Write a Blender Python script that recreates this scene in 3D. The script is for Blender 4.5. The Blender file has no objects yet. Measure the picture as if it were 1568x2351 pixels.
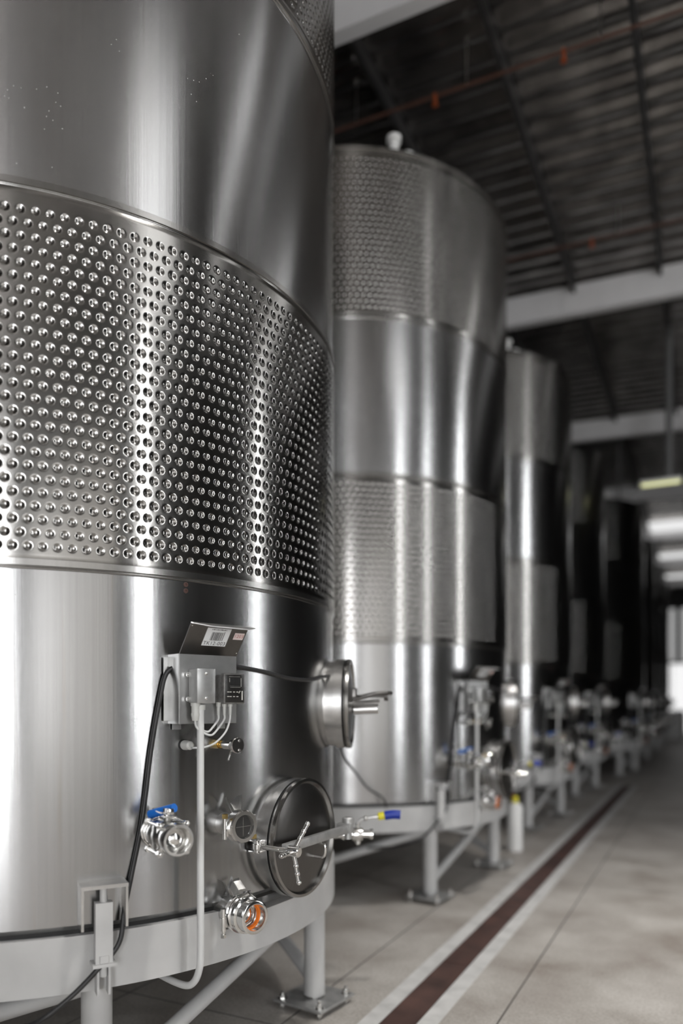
import bpy, bmesh, math, random
import numpy as np
from mathutils import Vector, Matrix
random.seed(7)
sc = bpy.context.scene
C = sc.collection
PI = math.pi
D = math.radians

# ------------------------------------------------------------------ camera
cam = bpy.data.cameras.new('camera')
co = bpy.data.objects.new('camera', cam); C.objects.link(co)
co.location = (0, 0, 1.5)
co.rotation_euler = (D(90), 0, D(26.295))
cam.sensor_fit = 'HORIZONTAL'; cam.sensor_width = 24.0
cam.lens = 24.0 * 1700 / 1568
cam.shift_y = (1612.9 - 1175.5) / 1568
cam.clip_start = 0.02; cam.clip_end = 200
cam.dof.use_dof = True
cam.dof.focus_distance = 2.74
cam.dof.aperture_fstop = 0.62
sc.camera = co

# ------------------------------------------------------------------ light
EXPO = 0.0
REAR_E, WIN_E, SIDE_E, SKYL_E, FAR_E, END_E = 13.0, 24.0, 0.66, 2.3, 0.8, 0.9
FILL_W = 45.0
w = bpy.data.worlds.new('world'); sc.world = w; w.use_nodes = True
w.node_tree.nodes['Background'].inputs[0].default_value = (0.75, 0.82, 0.9, 1)
w.node_tree.nodes['Background'].inputs[1].default_value = 0.05
vs = sc.view_settings
vs.view_transform = 'Standard'; vs.look = 'None'; vs.exposure = EXPO; vs.gamma = 1.0
vs.use_curve_mapping = False

# ------------------------------------------------------------------ materials
def nt(name):
    m = bpy.data.materials.new(name); m.use_nodes = True
    return m, m.node_tree, m.node_tree.nodes, m.node_tree.links, m.node_tree.nodes['Principled BSDF']

def ramp(N, stops):
    r = N.new('ShaderNodeValToRGB')
    e = r.color_ramp.elements
    e[0].position, e[0].color = stops[0][0], (*stops[0][1], 1)
    e[1].position, e[1].color = stops[1][0], (*stops[1][1], 1)
    for p, c in stops[2:]:
        k = e.new(p); k.color = (*c, 1)
    return r

def coords(N, K, scale, kind='Object'):
    t = N.new('ShaderNodeTexCoord'); mp = N.new('ShaderNodeMapping')
    mp.inputs['Scale'].default_value = scale
    K.new(t.outputs[kind], mp.inputs['Vector']); return mp

def plain(name, col, rough=0.5, metal=0.0, noise=0.06, nscale=12, bump=0.0, spec=0.5, coat=0.0):
    m, T, N, K, P = nt(name)
    mp = coords(N, K, (1, 1, 1))
    n = N.new('ShaderNodeTexNoise'); n.inputs['Scale'].default_value = nscale; n.inputs['Detail'].default_value = 4
    K.new(mp.outputs[0], n.inputs['Vector'])
    lo = tuple(max(0, c * (1 - noise * 2)) for c in col); hi = tuple(min(1, c * (1 + noise)) for c in col)
    r = ramp(N, [(0.3, lo), (0.7, hi)])
    K.new(n.outputs['Fac'], r.inputs['Fac']); K.new(r.outputs[0], P.inputs['Base Color'])
    P.inputs['Roughness'].default_value = rough; P.inputs['Metallic'].default_value = metal
    P.inputs['Specular IOR Level'].default_value = spec
    P.inputs['Coat Weight'].default_value = coat
    if bump:
        b = N.new('ShaderNodeBump'); b.inputs['Strength'].default_value = bump; b.inputs['Distance'].default_value = 0.002
        K.new(n.outputs['Fac'], b.inputs['Height']); K.new(b.outputs[0], P.inputs['Normal'])
    return m

def brushed(name, col, rough, aniso, streak=0.12, bump=0.25, stain=0.0, wave=0.0):
    """stainless plate: fine vertical grain, faint runs, highlights drawn out up and down"""
    m, T, N, K, P = nt(name)
    P.inputs['Metallic'].default_value = 1.0
    P.inputs['Anisotropic'].default_value = aniso
    P.inputs['Anisotropic Rotation'].default_value = 0.25
    tg = N.new('ShaderNodeTangent'); tg.direction_type = 'RADIAL'; tg.axis = 'Z'
    K.new(tg.outputs[0], P.inputs['Tangent'])
    mp = coords(N, K, (60, 60, 0.55)); n = N.new('ShaderNodeTexNoise'); n.inputs['Scale'].default_value = 1.0
    n.inputs['Detail'].default_value = 6; n.inputs['Roughness'].default_value = 0.7
    K.new(mp.outputs[0], n.inputs['Vector'])
    mp2 = coords(N, K, (2.6, 2.6, 0.7)); n2 = N.new('ShaderNodeTexNoise'); n2.inputs['Scale'].default_value = 1.3
    n2.inputs['Detail'].default_value = 1.5
    K.new(mp2.outputs[0], n2.inputs['Vector'])
    r = ramp(N, [(0.25, tuple(c * (1 - streak) for c in col)), (0.75, tuple(min(1, c * (1 + streak * .5)) for c in col))])
    K.new(n.outputs['Fac'], r.inputs['Fac'])
    mx = N.new('ShaderNodeMix'); mx.data_type = 'RGBA'; mx.blend_type = 'MULTIPLY'; mx.inputs['Factor'].default_value = 0.75
    r2 = ramp(N, [(0.3, (0.83, 0.82, 0.815)), (0.62, (1, 1, 1))])
    K.new(n2.outputs['Fac'], r2.inputs['Fac'])
    K.new(r.outputs[0], mx.inputs['A']); K.new(r2.outputs[0], mx.inputs['B'])
    last = mx.outputs['Result']
    if stain:
        mp3 = coords(N, K, (34, 34, 1.2)); n3 = N.new('ShaderNodeTexNoise'); n3.inputs['Scale'].default_value = 1
        n3.inputs['Detail'].default_value = 3; K.new(mp3.outputs[0], n3.inputs['Vector'])
        r3 = ramp(N, [(0.62, (1, 1, 1)), (0.78, (1.0 - stain * .3, 1.0 - stain * .55, 1.0 - stain * .8))])
        K.new(n3.outputs['Fac'], r3.inputs['Fac'])
        m3 = N.new('ShaderNodeMix'); m3.data_type = 'RGBA'; m3.blend_type = 'MULTIPLY'; m3.inputs['Factor'].default_value = 1
        K.new(last, m3.inputs['A']); K.new(r3.outputs[0], m3.inputs['B']); last = m3.outputs['Result']
    if stain:
        vo = N.new('ShaderNodeTexVoronoi'); vo.inputs['Scale'].default_value = 55; K.new(coords(N, K, (1, 1, .8)).outputs[0], vo.inputs['Vector'])
        a1 = N.new('ShaderNodeMath'); a1.operation = 'LESS_THAN'; a1.inputs[1].default_value = 0.075; K.new(vo.outputs['Distance'], a1.inputs[0])
        sp = N.new('ShaderNodeTexNoise'); sp.inputs['Scale'].default_value = 4.5; K.new(coords(N, K, (1, 1, .6)).outputs[0], sp.inputs['Vector'])
        a2 = N.new('ShaderNodeMath'); a2.operation = 'GREATER_THAN'; a2.inputs[1].default_value = 0.655; K.new(sp.outputs['Fac'], a2.inputs[0])
        a3 = N.new('ShaderNodeMath'); a3.operation = 'MULTIPLY'; K.new(a1.outputs[0], a3.inputs[0]); K.new(a2.outputs[0], a3.inputs[1])
        m4 = N.new('ShaderNodeMix'); m4.data_type = 'RGBA'; m4.inputs['B'].default_value = (.62, .61, .60, 1)
        K.new(a3.outputs[0], m4.inputs['Factor']); K.new(last, m4.inputs['A']); last = m4.outputs['Result']
        iv = N.new('ShaderNodeMath'); iv.operation = 'SUBTRACT'; iv.inputs[0].default_value = 1; K.new(a3.outputs[0], iv.inputs[1]); K.new(iv.outputs[0], P.inputs['Metallic'])
    K.new(last, P.inputs['Base Color'])
    mr = N.new('ShaderNodeMapRange'); mr.inputs['To Min'].default_value = rough * 0.8; mr.inputs['To Max'].default_value = rough * 1.25
    K.new(n2.outputs['Fac'], mr.inputs['Value']); K.new(mr.outputs[0], P.inputs['Roughness'])
    b = N.new('ShaderNodeBump'); b.inputs['Strength'].default_value = bump; b.inputs['Distance'].default_value = 0.0006
    K.new(n.outputs['Fac'], b.inputs['Height'])
    if wave:
        b2 = N.new('ShaderNodeBump'); b2.inputs['Strength'].default_value = wave; b2.inputs['Distance'].default_value = 0.02
        K.new(n2.outputs['Fac'], b2.inputs['Height']); K.new(b.outputs[0], b2.inputs['Normal'])
        K.new(b2.outputs[0], P.inputs['Normal'])
    else:
        K.new(b.outputs[0], P.inputs['Normal'])
    return m

def emis(name, col, strength, base=(0.8, 0.8, 0.8)):
    m, T, N, K, P = nt(name)
    P.inputs['Base Color'].default_value = (*base, 1); P.inputs['Roughness'].default_value = 0.6
    P.inputs['Emission Color'].default_value = (*col, 1); P.inputs['Emission Strength'].default_value = strength
    return m

def concrete():
    m, T, N, K, P = nt('polished_concrete')
    mp = coords(N, K, (1, 1, 1))
    a = N.new('ShaderNodeTexNoise'); a.inputs['Scale'].default_value = 1.7; a.inputs['Detail'].default_value = 7; a.inputs['Roughness'].default_value = .62
    b = N.new('ShaderNodeTexNoise'); b.inputs['Scale'].default_value = 70; b.inputs['Detail'].default_value = 6
    K.new(mp.outputs[0], a.inputs['Vector']); K.new(mp.outputs[0], b.inputs['Vector'])
    r = ramp(N, [(0.3, (0.30, 0.265, 0.235)), (0.52, (0.45, 0.425, 0.395)), (0.7, (0.56, 0.535, 0.505))])
    K.new(a.outputs['Fac'], r.inputs['Fac'])
    r2 = ramp(N, [(0.35, (0.72, 0.70, 0.68)), (0.6, (1, 1, 1))]); K.new(b.outputs['Fac'], r2.inputs['Fac'])
    mx = N.new('ShaderNodeMix'); mx.data_type = 'RGBA'; mx.blend_type = 'MULTIPLY'; mx.inputs['Factor'].default_value = 0.8
    K.new(r.outputs[0], mx.inputs['A']); K.new(r2.outputs[0], mx.inputs['B'])
    # saw-cut joints: thin dark lines along and across the row
    sp = N.new('ShaderNodeSeparateXYZ'); K.new(mp.outputs[0], sp.inputs[0])
    def line(out, period, off, width):
        ad = N.new('ShaderNodeMath'); ad.operation = 'ADD'; ad.inputs[1].default_value = off; K.new(out, ad.inputs[0])
        md = N.new('ShaderNodeMath'); md.operation = 'PINGPONG'; md.inputs[1].default_value = period / 2; K.new(ad.outputs[0], md.inputs[0])
        lt = N.new('ShaderNodeMath'); lt.operation = 'LESS_THAN'; lt.inputs[1].default_value = width; K.new(md.outputs[0], lt.inputs[0])
        return lt.outputs[0]
    l1 = line(sp.outputs['X'], 0.90, 1.78, 0.004); l2 = line(sp.outputs['Y'], 3.4, 0.45, 0.004)
    mxm = N.new('ShaderNodeMath'); mxm.operation = 'MAXIMUM'; K.new(l1, mxm.inputs[0]); K.new(l2, mxm.inputs[1])
    m2 = N.new('ShaderNodeMix'); m2.data_type = 'RGBA'; m2.inputs['B'].default_value = (0.05, 0.045, 0.04, 1)
    K.new(mxm.outputs[0], m2.inputs['Factor']); K.new(mx.outputs['Result'], m2.inputs['A'])
    K.new(m2.outputs['Result'], P.inputs['Base Color'])
    mr = N.new('ShaderNodeMapRange'); mr.inputs['To Min'].default_value = 0.36; mr.inputs['To Max'].default_value = 0.62
    K.new(a.outputs['Fac'], mr.inputs['Value']); K.new(mr.outputs[0], P.inputs['Roughness'])
    bp = N.new('ShaderNodeBump'); bp.inputs['Strength'].default_value = 0.25; bp.inputs['Distance'].default_value = 0.002
    K.new(b.outputs['Fac'], bp.inputs['Height']); K.new(bp.outputs[0], P.inputs['Normal'])
    return m

M = dict(
    shell=brushed('brushed_tank_steel', (0.435, 0.437, 0.438), 0.215, 0.62, stain=0.12, wave=0.0),
    jacket=brushed('dimpled_jacket_steel', (0.335, 0.328, 0.315), 0.18, 0.5, streak=0.05, bump=0.08, wave=0.0),
    weld=brushed('weld_strip_steel', (0.34, 0.335, 0.325), 0.22, 0.3, streak=0.1, bump=0.15),
    steel=plain('polished_stainless_steel', (0.78, 0.775, 0.76), 0.16, 1.0, 0.05, 30),
    satin=plain('satin_stainless_steel', (0.66, 0.655, 0.645), 0.30, 1.0, 0.08, 14),
    bracket=plain('folded_sheet_steel', (0.50, 0.50, 0.495), 0.36, 1.0, 0.10, 9),
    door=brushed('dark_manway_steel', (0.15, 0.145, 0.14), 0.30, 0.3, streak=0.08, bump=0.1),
    cast=plain('cast_stainless_steel', (0.72, 0.715, 0.70), 0.27, 1.0, 0.10, 60, bump=0.15),
    paint=plain('light_grey_painted_steel', (0.52, 0.52, 0.515), 0.42, 0.0, 0.05, 6),
    plate=plain('galvanised_plate', (0.42, 0.42, 0.415), 0.42, 0.6, 0.12, 18),
    pvc=plain('grey_plastic_conduit', (0.66, 0.665, 0.66), 0.38, 0.0, 0.03, 5),
    gland=plain('pale_grey_plastic', (0.62, 0.625, 0.60), 0.4, 0.0, 0.03, 30),
    cable=plain('light_cable_sheath', (0.66, 0.67, 0.66), 0.42, 0.0, 0.03, 20),
    rubber=plain('black_rubber_cable', (0.022, 0.022, 0.023), 0.42, 0.0, 0.1, 40),
    gasket=plain('black_gasket_and_gap_shade', (0.012, 0.012, 0.012), 0.6, 0.0, 0.1, 40),
    black=plain('black_instrument_plastic', (0.02, 0.019, 0.018), 0.22, 0.0, 0.15, 90, coat=0.4),
    smoke=plain('smoky_grey_plastic', (0.17, 0.165, 0.16), 0.25, 0.0, 0.15, 60),
    jbox=plain('die_cast_grey_box', (0.42, 0.425, 0.42), 0.4, 0.15, 0.06, 40),
    jcover=plain('grey_metal_cover', (0.50, 0.505, 0.50), 0.33, 0.75, 0.08, 30),
    brass=plain('brass', (0.70, 0.52, 0.22), 0.25, 1.0, 0.08, 40),
    blue=plain('blue_vinyl_grip', (0.012, 0.16, 0.62), 0.35, 0.0, 0.05, 30),
    navy=plain('dark_blue_vinyl_grip', (0.004, 0.03, 0.33), 0.4, 0.0, 0.05, 30),
    yellow=plain('yellow_vinyl_grip', (0.80, 0.72, 0.03), 0.4, 0.0, 0.05, 30),
    orange=plain('orange_gasket', (0.85, 0.20, 0.01), 0.45, 0.0, 0.05, 30),
    glass=plain('dark_sight_glass', (0.03, 0.03, 0.03), 0.06, 0.0, 0.1, 30, coat=1.0),
    label=plain('white_label', (0.80, 0.82, 0.83), 0.5, 0.0, 0.01, 30),
    pink=plain('pink_label', (0.80, 0.68, 0.66), 0.5, 0.0, 0.01, 30),
    ink=plain('black_ink', (0.02, 0.02, 0.02), 0.6), redink=plain('red_ink', (0.55, 0.20, 0.17), 0.6),
    mark=plain('white_marking', (0.62, 0.61, 0.57), 0.5),
    beam=plain('white_beam_paint', (0.78, 0.77, 0.77), 0.55, 0.0, 0.04, 2),
    purlin=plain('dark_purlin_paint', (0.035, 0.034, 0.034), 0.5, 0.0, 0.1, 3),
    deck=plain('dark_foil_roof_deck', (0.42, 0.40, 0.385), 0.24, 0.9, 0.25, 3.0),
    wall=plain('dark_wall_panel', (0.055, 0.054, 0.053), 0.7, 0.0, 0.08, 1.0),
    pale=plain('pale_wall_panel', (0.42, 0.41, 0.40), 0.7, 0.0, 0.06, 1.0),
    curb=plain('light_concrete_curb', (0.60, 0.595, 0.585), 0.5, 0.0, 0.09, 9, bump=0.2),
    rust=plain('rusty_drain_cover', (0.085, 0.042, 0.034), 0.55, 0.1, 0.25, 5, bump=0.3),
    redpipe=plain('red_brown_pipe_paint', (0.10, 0.045, 0.03), 0.45, 0.0, 0.1, 6),
    bulb=plain('orange_sprinkler_paint', (0.32, 0.07, 0.02), 0.4),
    rodm=plain('dull_grey_rod', (0.16, 0.16, 0.16), 0.6),
    white=plain('white_plastic', (0.80, 0.80, 0.79), 0.4, 0.0, 0.03, 6),
    concrete=concrete(),
    rear=emis('daylight_doorway_panel', (0.97, 0.98, 1.0), REAR_E),
    win=emis('daylight_window_pane', (0.98, 0.99, 1.0), WIN_E),
    side=emis('frosted_window_pane', (1.0, 0.96, 0.90), SIDE_E),
    skyl=emis('roof_skylight_sheet', (1.0, 1.0, 1.0), SKYL_E),
    far=emis('distant_skylight_sheet', (1.0, 1.0, 1.0), FAR_E),
    end=emis('strip_curtain_daylight', (1.0, 1.0, 1.0), END_E),
    endhi=emis('translucent_wall_sheet', (1.0, 1.0, 1.0), 0.35),
    lampy=emis('yellow_green_lamp_tube', (0.75, 0.76, 0.30), 0.9),
    lampw=emis('pale_lamp_tube', (0.85, 0.86, 0.66), 1.3),
)

# ------------------------------------------------------------------ mesh helpers
class G:
    def __init__(s): s.bm = bmesh.new()
    def _basis(s, a):
        a = Vector(a).normalized()
        u = a.cross(Vector((0, 0, 1)))
        if u.length < 1e-4: u = Vector((0, 1, 0))
        u.normalize(); return a, u, a.cross(u)
    def box(s, c, size, rot=None, bev=0.0, seg=2):
        m = Matrix.Translation(c)
        if rot is not None: m = m @ rot.to_4x4()
        m = m @ Matrix.Diagonal((*size, 1))
        r = bmesh.ops.create_cube(s.bm, size=1, matrix=m)
        if bev:
            e = set()
            for v in r['verts']: e.update(v.link_edges)
            bmesh.ops.bevel(s.bm, geom=list(e), offset=bev, segments=seg, profile=0.5, affect='EDGES')
        return s
    def lathe(s, p0, axis, prof, seg=48, close=True):
        """prof: list of (distance along axis, radius)"""
        a, u, v = s._basis(axis); p0 = Vector(p0); rings = []
        for t, r in prof:
            if r <= 1e-6: rings.append([s.bm.verts.new(p0 + a * t)]); continue
            rings.append([s.bm.verts.new(p0 + a * t + (u * math.cos(2 * PI * k / seg) + v * math.sin(2 * PI * k / seg)) * r) for k in range(seg)])
        for A, B in zip(rings[:-1], rings[1:]):
            for k in range(seg):
                k2 = (k + 1) % seg
                if len(A) == 1 and len(B) == 1: continue
                if len(A) == 1: s.bm.faces.new((A[0], B[k], B[k2]))
                elif len(B) == 1: s.bm.faces.new((A[k], B[0], A[k2]))
                else: s.bm.faces.new((A[k], B[k], B[k2], A[k2]))
        if close:
            for ring in (rings[0], rings[-1]):
                if len(ring) > 1:
                    try: s.bm.faces.new(ring)
                    except ValueError: pass
        return s
    def cyl(s, a, b, r, r2=None, seg=24, bev=0.0):
        a, b = Vector(a), Vector(b); L = (b - a).length; r2 = r if r2 is None else r2
        if bev: pr = [(0, r - bev), (bev, r), (L - bev, r2), (L, r2 - bev)]
        else: pr = [(0, r), (L, r2)]
        return s.lathe(a, b - a, pr, seg)
    def ring(s, p0, axis, prof, seg=64):
        """closed profile revolved (a hollow ring)"""
        s.lathe(p0, axis, prof + [prof[0]], seg, close=False)
        return s
    def tube(s, pts, r, seg=14, smooth=6):
        P = [Vector(p) for p in pts]
        if smooth > 1 and len(P) > 2:
            Q = []
            for i in range(len(P) - 1):
                p0 = P[max(i - 1, 0)]; p1 = P[i]; p2 = P[i + 1]; p3 = P[min(i + 2, len(P) - 1)]
                for k in range(smooth):
                    t = k / smooth
                    Q.append(0.5 * ((2 * p1) + (-p0 + p2) * t + (2 * p0 - 5 * p1 + 4 * p2 - p3) * t * t + (-p0 + 3 * p1 - 3 * p2 + p3) * t ** 3))
            Q.append(P[-1]); P = Q
        n = None; rings = []
        for i, p in enumerate(P):
            d = (P[min(i + 1, len(P) - 1)] - P[max(i - 1, 0)]).normalized()
            if n is None:
                n = d.cross(Vector((0.3, 0.5, 0.81))).normalized()
            n = (n - d * n.dot(d)).normalized(); b = d.cross(n)
            rings.append([s.bm.verts.new(p + (n * math.cos(2 * PI * k / seg) + b * math.sin(2 * PI * k / seg)) * r) for k in range(seg)])
        for A, B in zip(rings[:-1], rings[1:]):
            for k in range(seg):
                s.bm.faces.new((A[k], A[(k + 1) % seg], B[(k + 1) % seg], B[k]))
        s.bm.faces.new(rings[0]); s.bm.faces.new(rings[-1]); return s
    def hexa(s, a, b, r, bev=0.0): return s.cyl(a, b, r, seg=6)
    def sphere(s, c, r, sx=1, sy=1, sz=1, seg=20):
        bmesh.ops.create_uvsphere(s.bm, u_segments=seg, v_segments=seg // 2, radius=r, matrix=Matrix.Translation(c) @ Matrix.Diagonal((sx, sy, sz, 1))); return s
    def poly(s, pts, vec):
        """extrude a polygon (list of 3D points) by vec"""
        vec = Vector(vec)
        A = [s.bm.verts.new(Vector(p)) for p in pts]; B = [s.bm.verts.new(Vector(p) + vec) for p in pts]
        s.bm.faces.new(A); s.bm.faces.new(B[::-1])
        for i in range(len(A)):
            j = (i + 1) % len(A); s.bm.faces.new((A[i], B[i], B[j], A[j]))
        return s
    def done(s, name, mat, parent=None, smooth=True, angle=35, bev=0.0):
        bmesh.ops.recalc_face_normals(s.bm, faces=s.bm.faces)
        me = bpy.data.meshes.new(name); s.bm.to_mesh(me); s.bm.free()
        me.materials.append(mat)
        if smooth:
            me.polygons.foreach_set('use_smooth', [True] * len(me.polygons))
            try: me.set_sharp_from_angle(angle=D(angle))
            except Exception: pass
        o = bpy.data.objects.new(name, me); C.objects.link(o)
        if parent: o.parent = parent
        if bev:
            b = o.modifiers.new('bevel', 'BEVEL'); b.width = bev; b.segments = 2; b.limit_method = 'ANGLE'; b.angle_limit = D(50)
        return o

def tag(o, label, cat, group=None, kind=None):
    o['label'] = label; o['category'] = cat
    if group: o['group'] = group
    if kind: o['kind'] = kind
    return o
def thing(name, label, cat, group=None, loc=(0, 0, 0), rz=0.0):
    o = bpy.data.objects.new(name, None); o.empty_display_size = 0.05; C.objects.link(o)
    o.location = loc; o.rotation_euler = (0, 0, rz); return tag(o, label, cat, group)
def struct(o): o['kind'] = 'structure'; return o
def kids(o): return [c for c in ALL_CHILDREN.get(o.name, [])]
ALL_CHILDREN = {}
def index_children():
    ALL_CHILDREN.clear()
    for o in bpy.data.objects:
        if o.parent: ALL_CHILDREN.setdefault(o.parent.name, []).append(o)
def copy_tree(o, parent=None):
    c = o.copy(); C.objects.link(c); c.parent = parent
    for ch in kids(o): copy_tree(ch, c)
    return c
def text_mesh(body, size, mat, name, parent, mtx, squeeze=1.0):
    cu = bpy.data.curves.new('t', 'FONT'); cu.body = body; cu.size = size; cu.align_x = 'CENTER'; cu.align_y = 'CENTER'
    cu.space_character = 1.08
    to = bpy.data.objects.new('t', cu); C.objects.link(to)
    dg = bpy.context.evaluated_depsgraph_get()
    me = bpy.data.meshes.new_from_object(to.evaluated_get(dg)); bpy.data.objects.remove(to)
    me.transform(Matrix.Diagonal((squeeze, 1, 1, 1)))
    me.transform(mtx); me.materials.clear(); me.materials.append(mat); me.name = name
    o = bpy.data.objects.new(name, me); C.objects.link(o); o.parent = parent; return o

# ------------------------------------------------------------------ hall (structure)
XL, XR, YB, YF, ZR = -8.0, 6.5, -9.0, 42.0, 7.42
DX0, DX1, DY1 = -1.375, -1.215, 14.3            # drain channel
g = G()
g.box(((XL + DX0 - .09) / 2, (YB + YF) / 2, -0.1), (DX0 - .09 - XL, YF - YB, 0.2))
g.box(((DX1 + .09 + XR) / 2, (YB + YF) / 2, -0.1), (XR - DX1 - .09, YF - YB, 0.2))
g.box(((DX0 + DX1) / 2, (DY1 + .09 + YF) / 2, -0.1), (DX1 - DX0 + .18, YF - DY1 - .09, 0.2))
struct(g.done('floor', M['concrete'], smooth=False))
g = G()
g.box((DX0 - .045, (YB + DY1) / 2, -0.098), (.09, DY1 - YB, 0.2))
g.box((DX1 + .045, (YB + DY1) / 2, -0.098), (.09, DY1 - YB, 0.2))
g.box(((DX0 + DX1) / 2, DY1 + .045, -0.098), (DX1 - DX0 + .18, .09, 0.2))
g.box(((DX0 + DX1) / 2, (YB + DY1) / 2, -0.15), (DX1 - DX0, DY1 - YB, 0.1))
struct(g.done('trim_1', M['curb'], smooth=False))
# corrugated roof deck: ribs run across the hall, rising gently to the left
def roof_z(x): return ZR - 0.03 * (x + 2.0)
ys = []; y = YB; per = 0.28
prof = [(0, 0), (.08, 0), (.115, .045), (.205, .045), (.24, 0), (.28, 0)]
g = G(); pv = None
rows = []
y = YB
while y < YF:
    for dy, dz in prof[:-1]: rows.append((y + dy, dz))
    y += per
rows.append((y, 0))
for yy, dz in rows:
    cur = []
    for xx in np.linspace(XL, XR, 25):
        # the foil sags a little between the purlins
        cur.append(g.bm.verts.new((xx, yy, roof_z(xx) + dz - 0.012 * math.cos((xx + 1.68) / 1.12 * 2 * PI * .5) ** 2)))
    if pv:
        for k in range(len(cur) - 1): g.bm.faces.new((pv[k], cur[k], cur[k + 1], pv[k + 1]))
    pv = cur
ce = struct(g.done('ceiling', M['deck'], smooth=True, angle=60))
struct(G().box((XL - .1, (YB + YF) / 2, 4), (.2, YF - YB, 8.4)).done('wall_left', M['wall'], smooth=False))
struct(G().box((XR + .1, (YB + YF) / 2, 4), (.2, YF - YB, 8.4)).done('wall_right', M['wall'], smooth=False))
struct(G().box(((XL + XR) / 2, YB - .1, 4), (XR - XL + .4, .2, 8.4)).done('wall_back', M['pale'], smooth=False))
struct(G().box(((XL + XR) / 2, YF + .1, 4), (XR - XL + .4, .2, 8.4)).done('wall_front', M['wall'], smooth=False))
# daylight openings
def pane(name, c, size, mat): return struct(G().box(c, size).done(name, mat, smooth=False))
wn = [0]
def window(c, size, mat, fr=0.06):
    wn[0] += 1
    o = pane('window_%d' % wn[0], c, size, mat)
    g = G()
    ax = 0 if size[0] < 0.1 else 1
    for sgn in (-1, 1):
        if ax == 0:
            g.box((c[0], c[1] + sgn * size[1] / 2, c[2]), (.09, fr, size[2] + fr)); g.box((c[0], c[1], c[2] + sgn * size[2] / 2), (.09, size[1], fr))
        else:
            g.box((c[0] + sgn * size[0] / 2, c[1], c[2]), (fr, .09, size[2] + fr)); g.box((c[0], c[1], c[2] + sgn * size[2] / 2), (size[0], .09, fr))
    g.done('window_frame', M['purlin'], o, smooth=False)
    return o
struct(G().box((3.7, YB + .02, 2.8), (2.2, .04, 5.6)).done('door_1', M['rear'], smooth=False))
for yy, ww in ((.14, .34), (3.74, .22), (8.1, .30)):
    window((XR - .02, yy, 3.75), (.04, ww, 6.1), M['win'])
window((XR - .02, -5.0, 2.7), (.04, 7.0, 4.8), M['side'])
g = G()
g.poly([(3.2, .35, roof_z(3.2) - .03), (6.4, .35, roof_z(6.4) - .03), (6.4, 1.9, roof_z(6.4) - .03), (3.2, 1.9, roof_z(3.2) - .03)], (0, 0, .02))
struct(g.done('window_40', M['skyl'], smooth=False))
for k, (xa, ya, yb_, hw) in enumerate(((1.3, 4.68, 3.80, .12), (2.4, 8.42, 8.15, .26))):  # glowing strips added and angled to streak the second and third tanks
    g = G()
    g.poly([(xa, ya - hw, roof_z(xa) - .03), (6.4, yb_ - hw, roof_z(6.4) - .03), (6.4, yb_ + hw, roof_z(6.4) - .03), (xa, ya + hw, roof_z(xa) - .03)], (0, 0, .02))
    struct(g.done('window_%d' % (41 + k), M['skyl'], smooth=False))
# far end: strip-curtain doorway and ribbed translucent sheet above it
struct(G().box((-1.2, YF - .02, 1.75), (4.2, .04, 3.5)).done('door_2', M['endhi'], smooth=False))
for k, (xx, ww) in enumerate(((-3.0, .30), (-2.55, .18), (-2.2, .34), (-1.75, .2), (-1.2, .7), (-.4, .6), (.4, .6))):
    struct(G().box((xx, YF - .06, 1.75), (ww, .03, 3.5)).done('window_%d' % (50 + k), M['end'], smooth=False))
for k in range(6):
    struct(G().box((-2.9 + .62 * k, YF - .03, 5.0), (.34, .05, 2.7)).done('window_%d' % (20 + k), M['endhi'], smooth=False))
for k, (yy, s) in enumerate(((26.3, 1.5), (31.6, .8), (36.8, .6))):
    struct(G().box((0.4, yy, roof_z(0.6) - .12), (4.2, s, .05)).done('window_%d' % (30 + k), M['far'], smooth=False))
# purlins
for k in range(12):
    x = -7.28 + 1.12 * k
    struct(G().box((x, (YB + YF) / 2, roof_z(x) - .085), (.045, YF - YB, .15)).done('trim_%d' % (k + 2), M['purlin'], smooth=False))

# ------------------------------------------------------------------ roof beams, sprinkler lines, lamps
names = ['pale grey roof beam cut off by the top edge beside the first tank',
         'large pale grey roof beam reaching from behind the second tank to the right edge',
         'pale roof beam seen just right of the third tank top',
         'far pale roof beam above the fourth and fifth tanks']
far_lab = ['distant roof beam, first one beyond the yellowish lamps', 'distant roof beam, between the large and the middle far skylight',
           'most distant roof beam, just before the end wall']
for k in range(7):
    yb = 5.42 + 5.36 * k
    x0, x1 = XL, XR
    g = G(); z0 = 7.0
    def bz(x): return z0 - 0.03 * (x + 2.7)
    pts = [(x0, yb, bz(x0)), (x1, yb, bz(x1)), (x1, yb, bz(x1) + .40), (x0, yb, bz(x0) + .40)]
    g.poly(pts, (0, .13, 0))
    o = thing('roof_beam', names[k] if k < 4 else far_lab[k - 4], 'beam', 'roof beams')
    g.done('beam_section', M['beam'], o, smooth=False)
    g = G()
    for xs in (-6.1, -1.75, 2.6, 7):
        g.box((xs, yb - .006, bz(xs) + .20), (.16, .012, .40))
    g.done('splice_plate', M['beam'], o, smooth=False)

for k, yc in enumerate((3.46, 14.2)):  # added unseen columns; the nearer screens a window from the nearest tank
    o = thing('added_column', 'added unseen column on the aisle side, %s' % ('nearer one' if k == 0 else 'farther one'), 'column', 'added columns', (5.3, yc, 0))
    G().box((0, -.24, 3.62), (.30, .02, 7.24)).box((0, .24, 3.62), (.30, .02, 7.24)).box((0, 0, 3.62), (.02, .48, 7.24)).done('column_section', M['purlin'], o, smooth=False)
    G().box((0, 0, .012), (.5, .7, .024)).done('base_plate', M['plate'], o, smooth=False)

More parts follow.
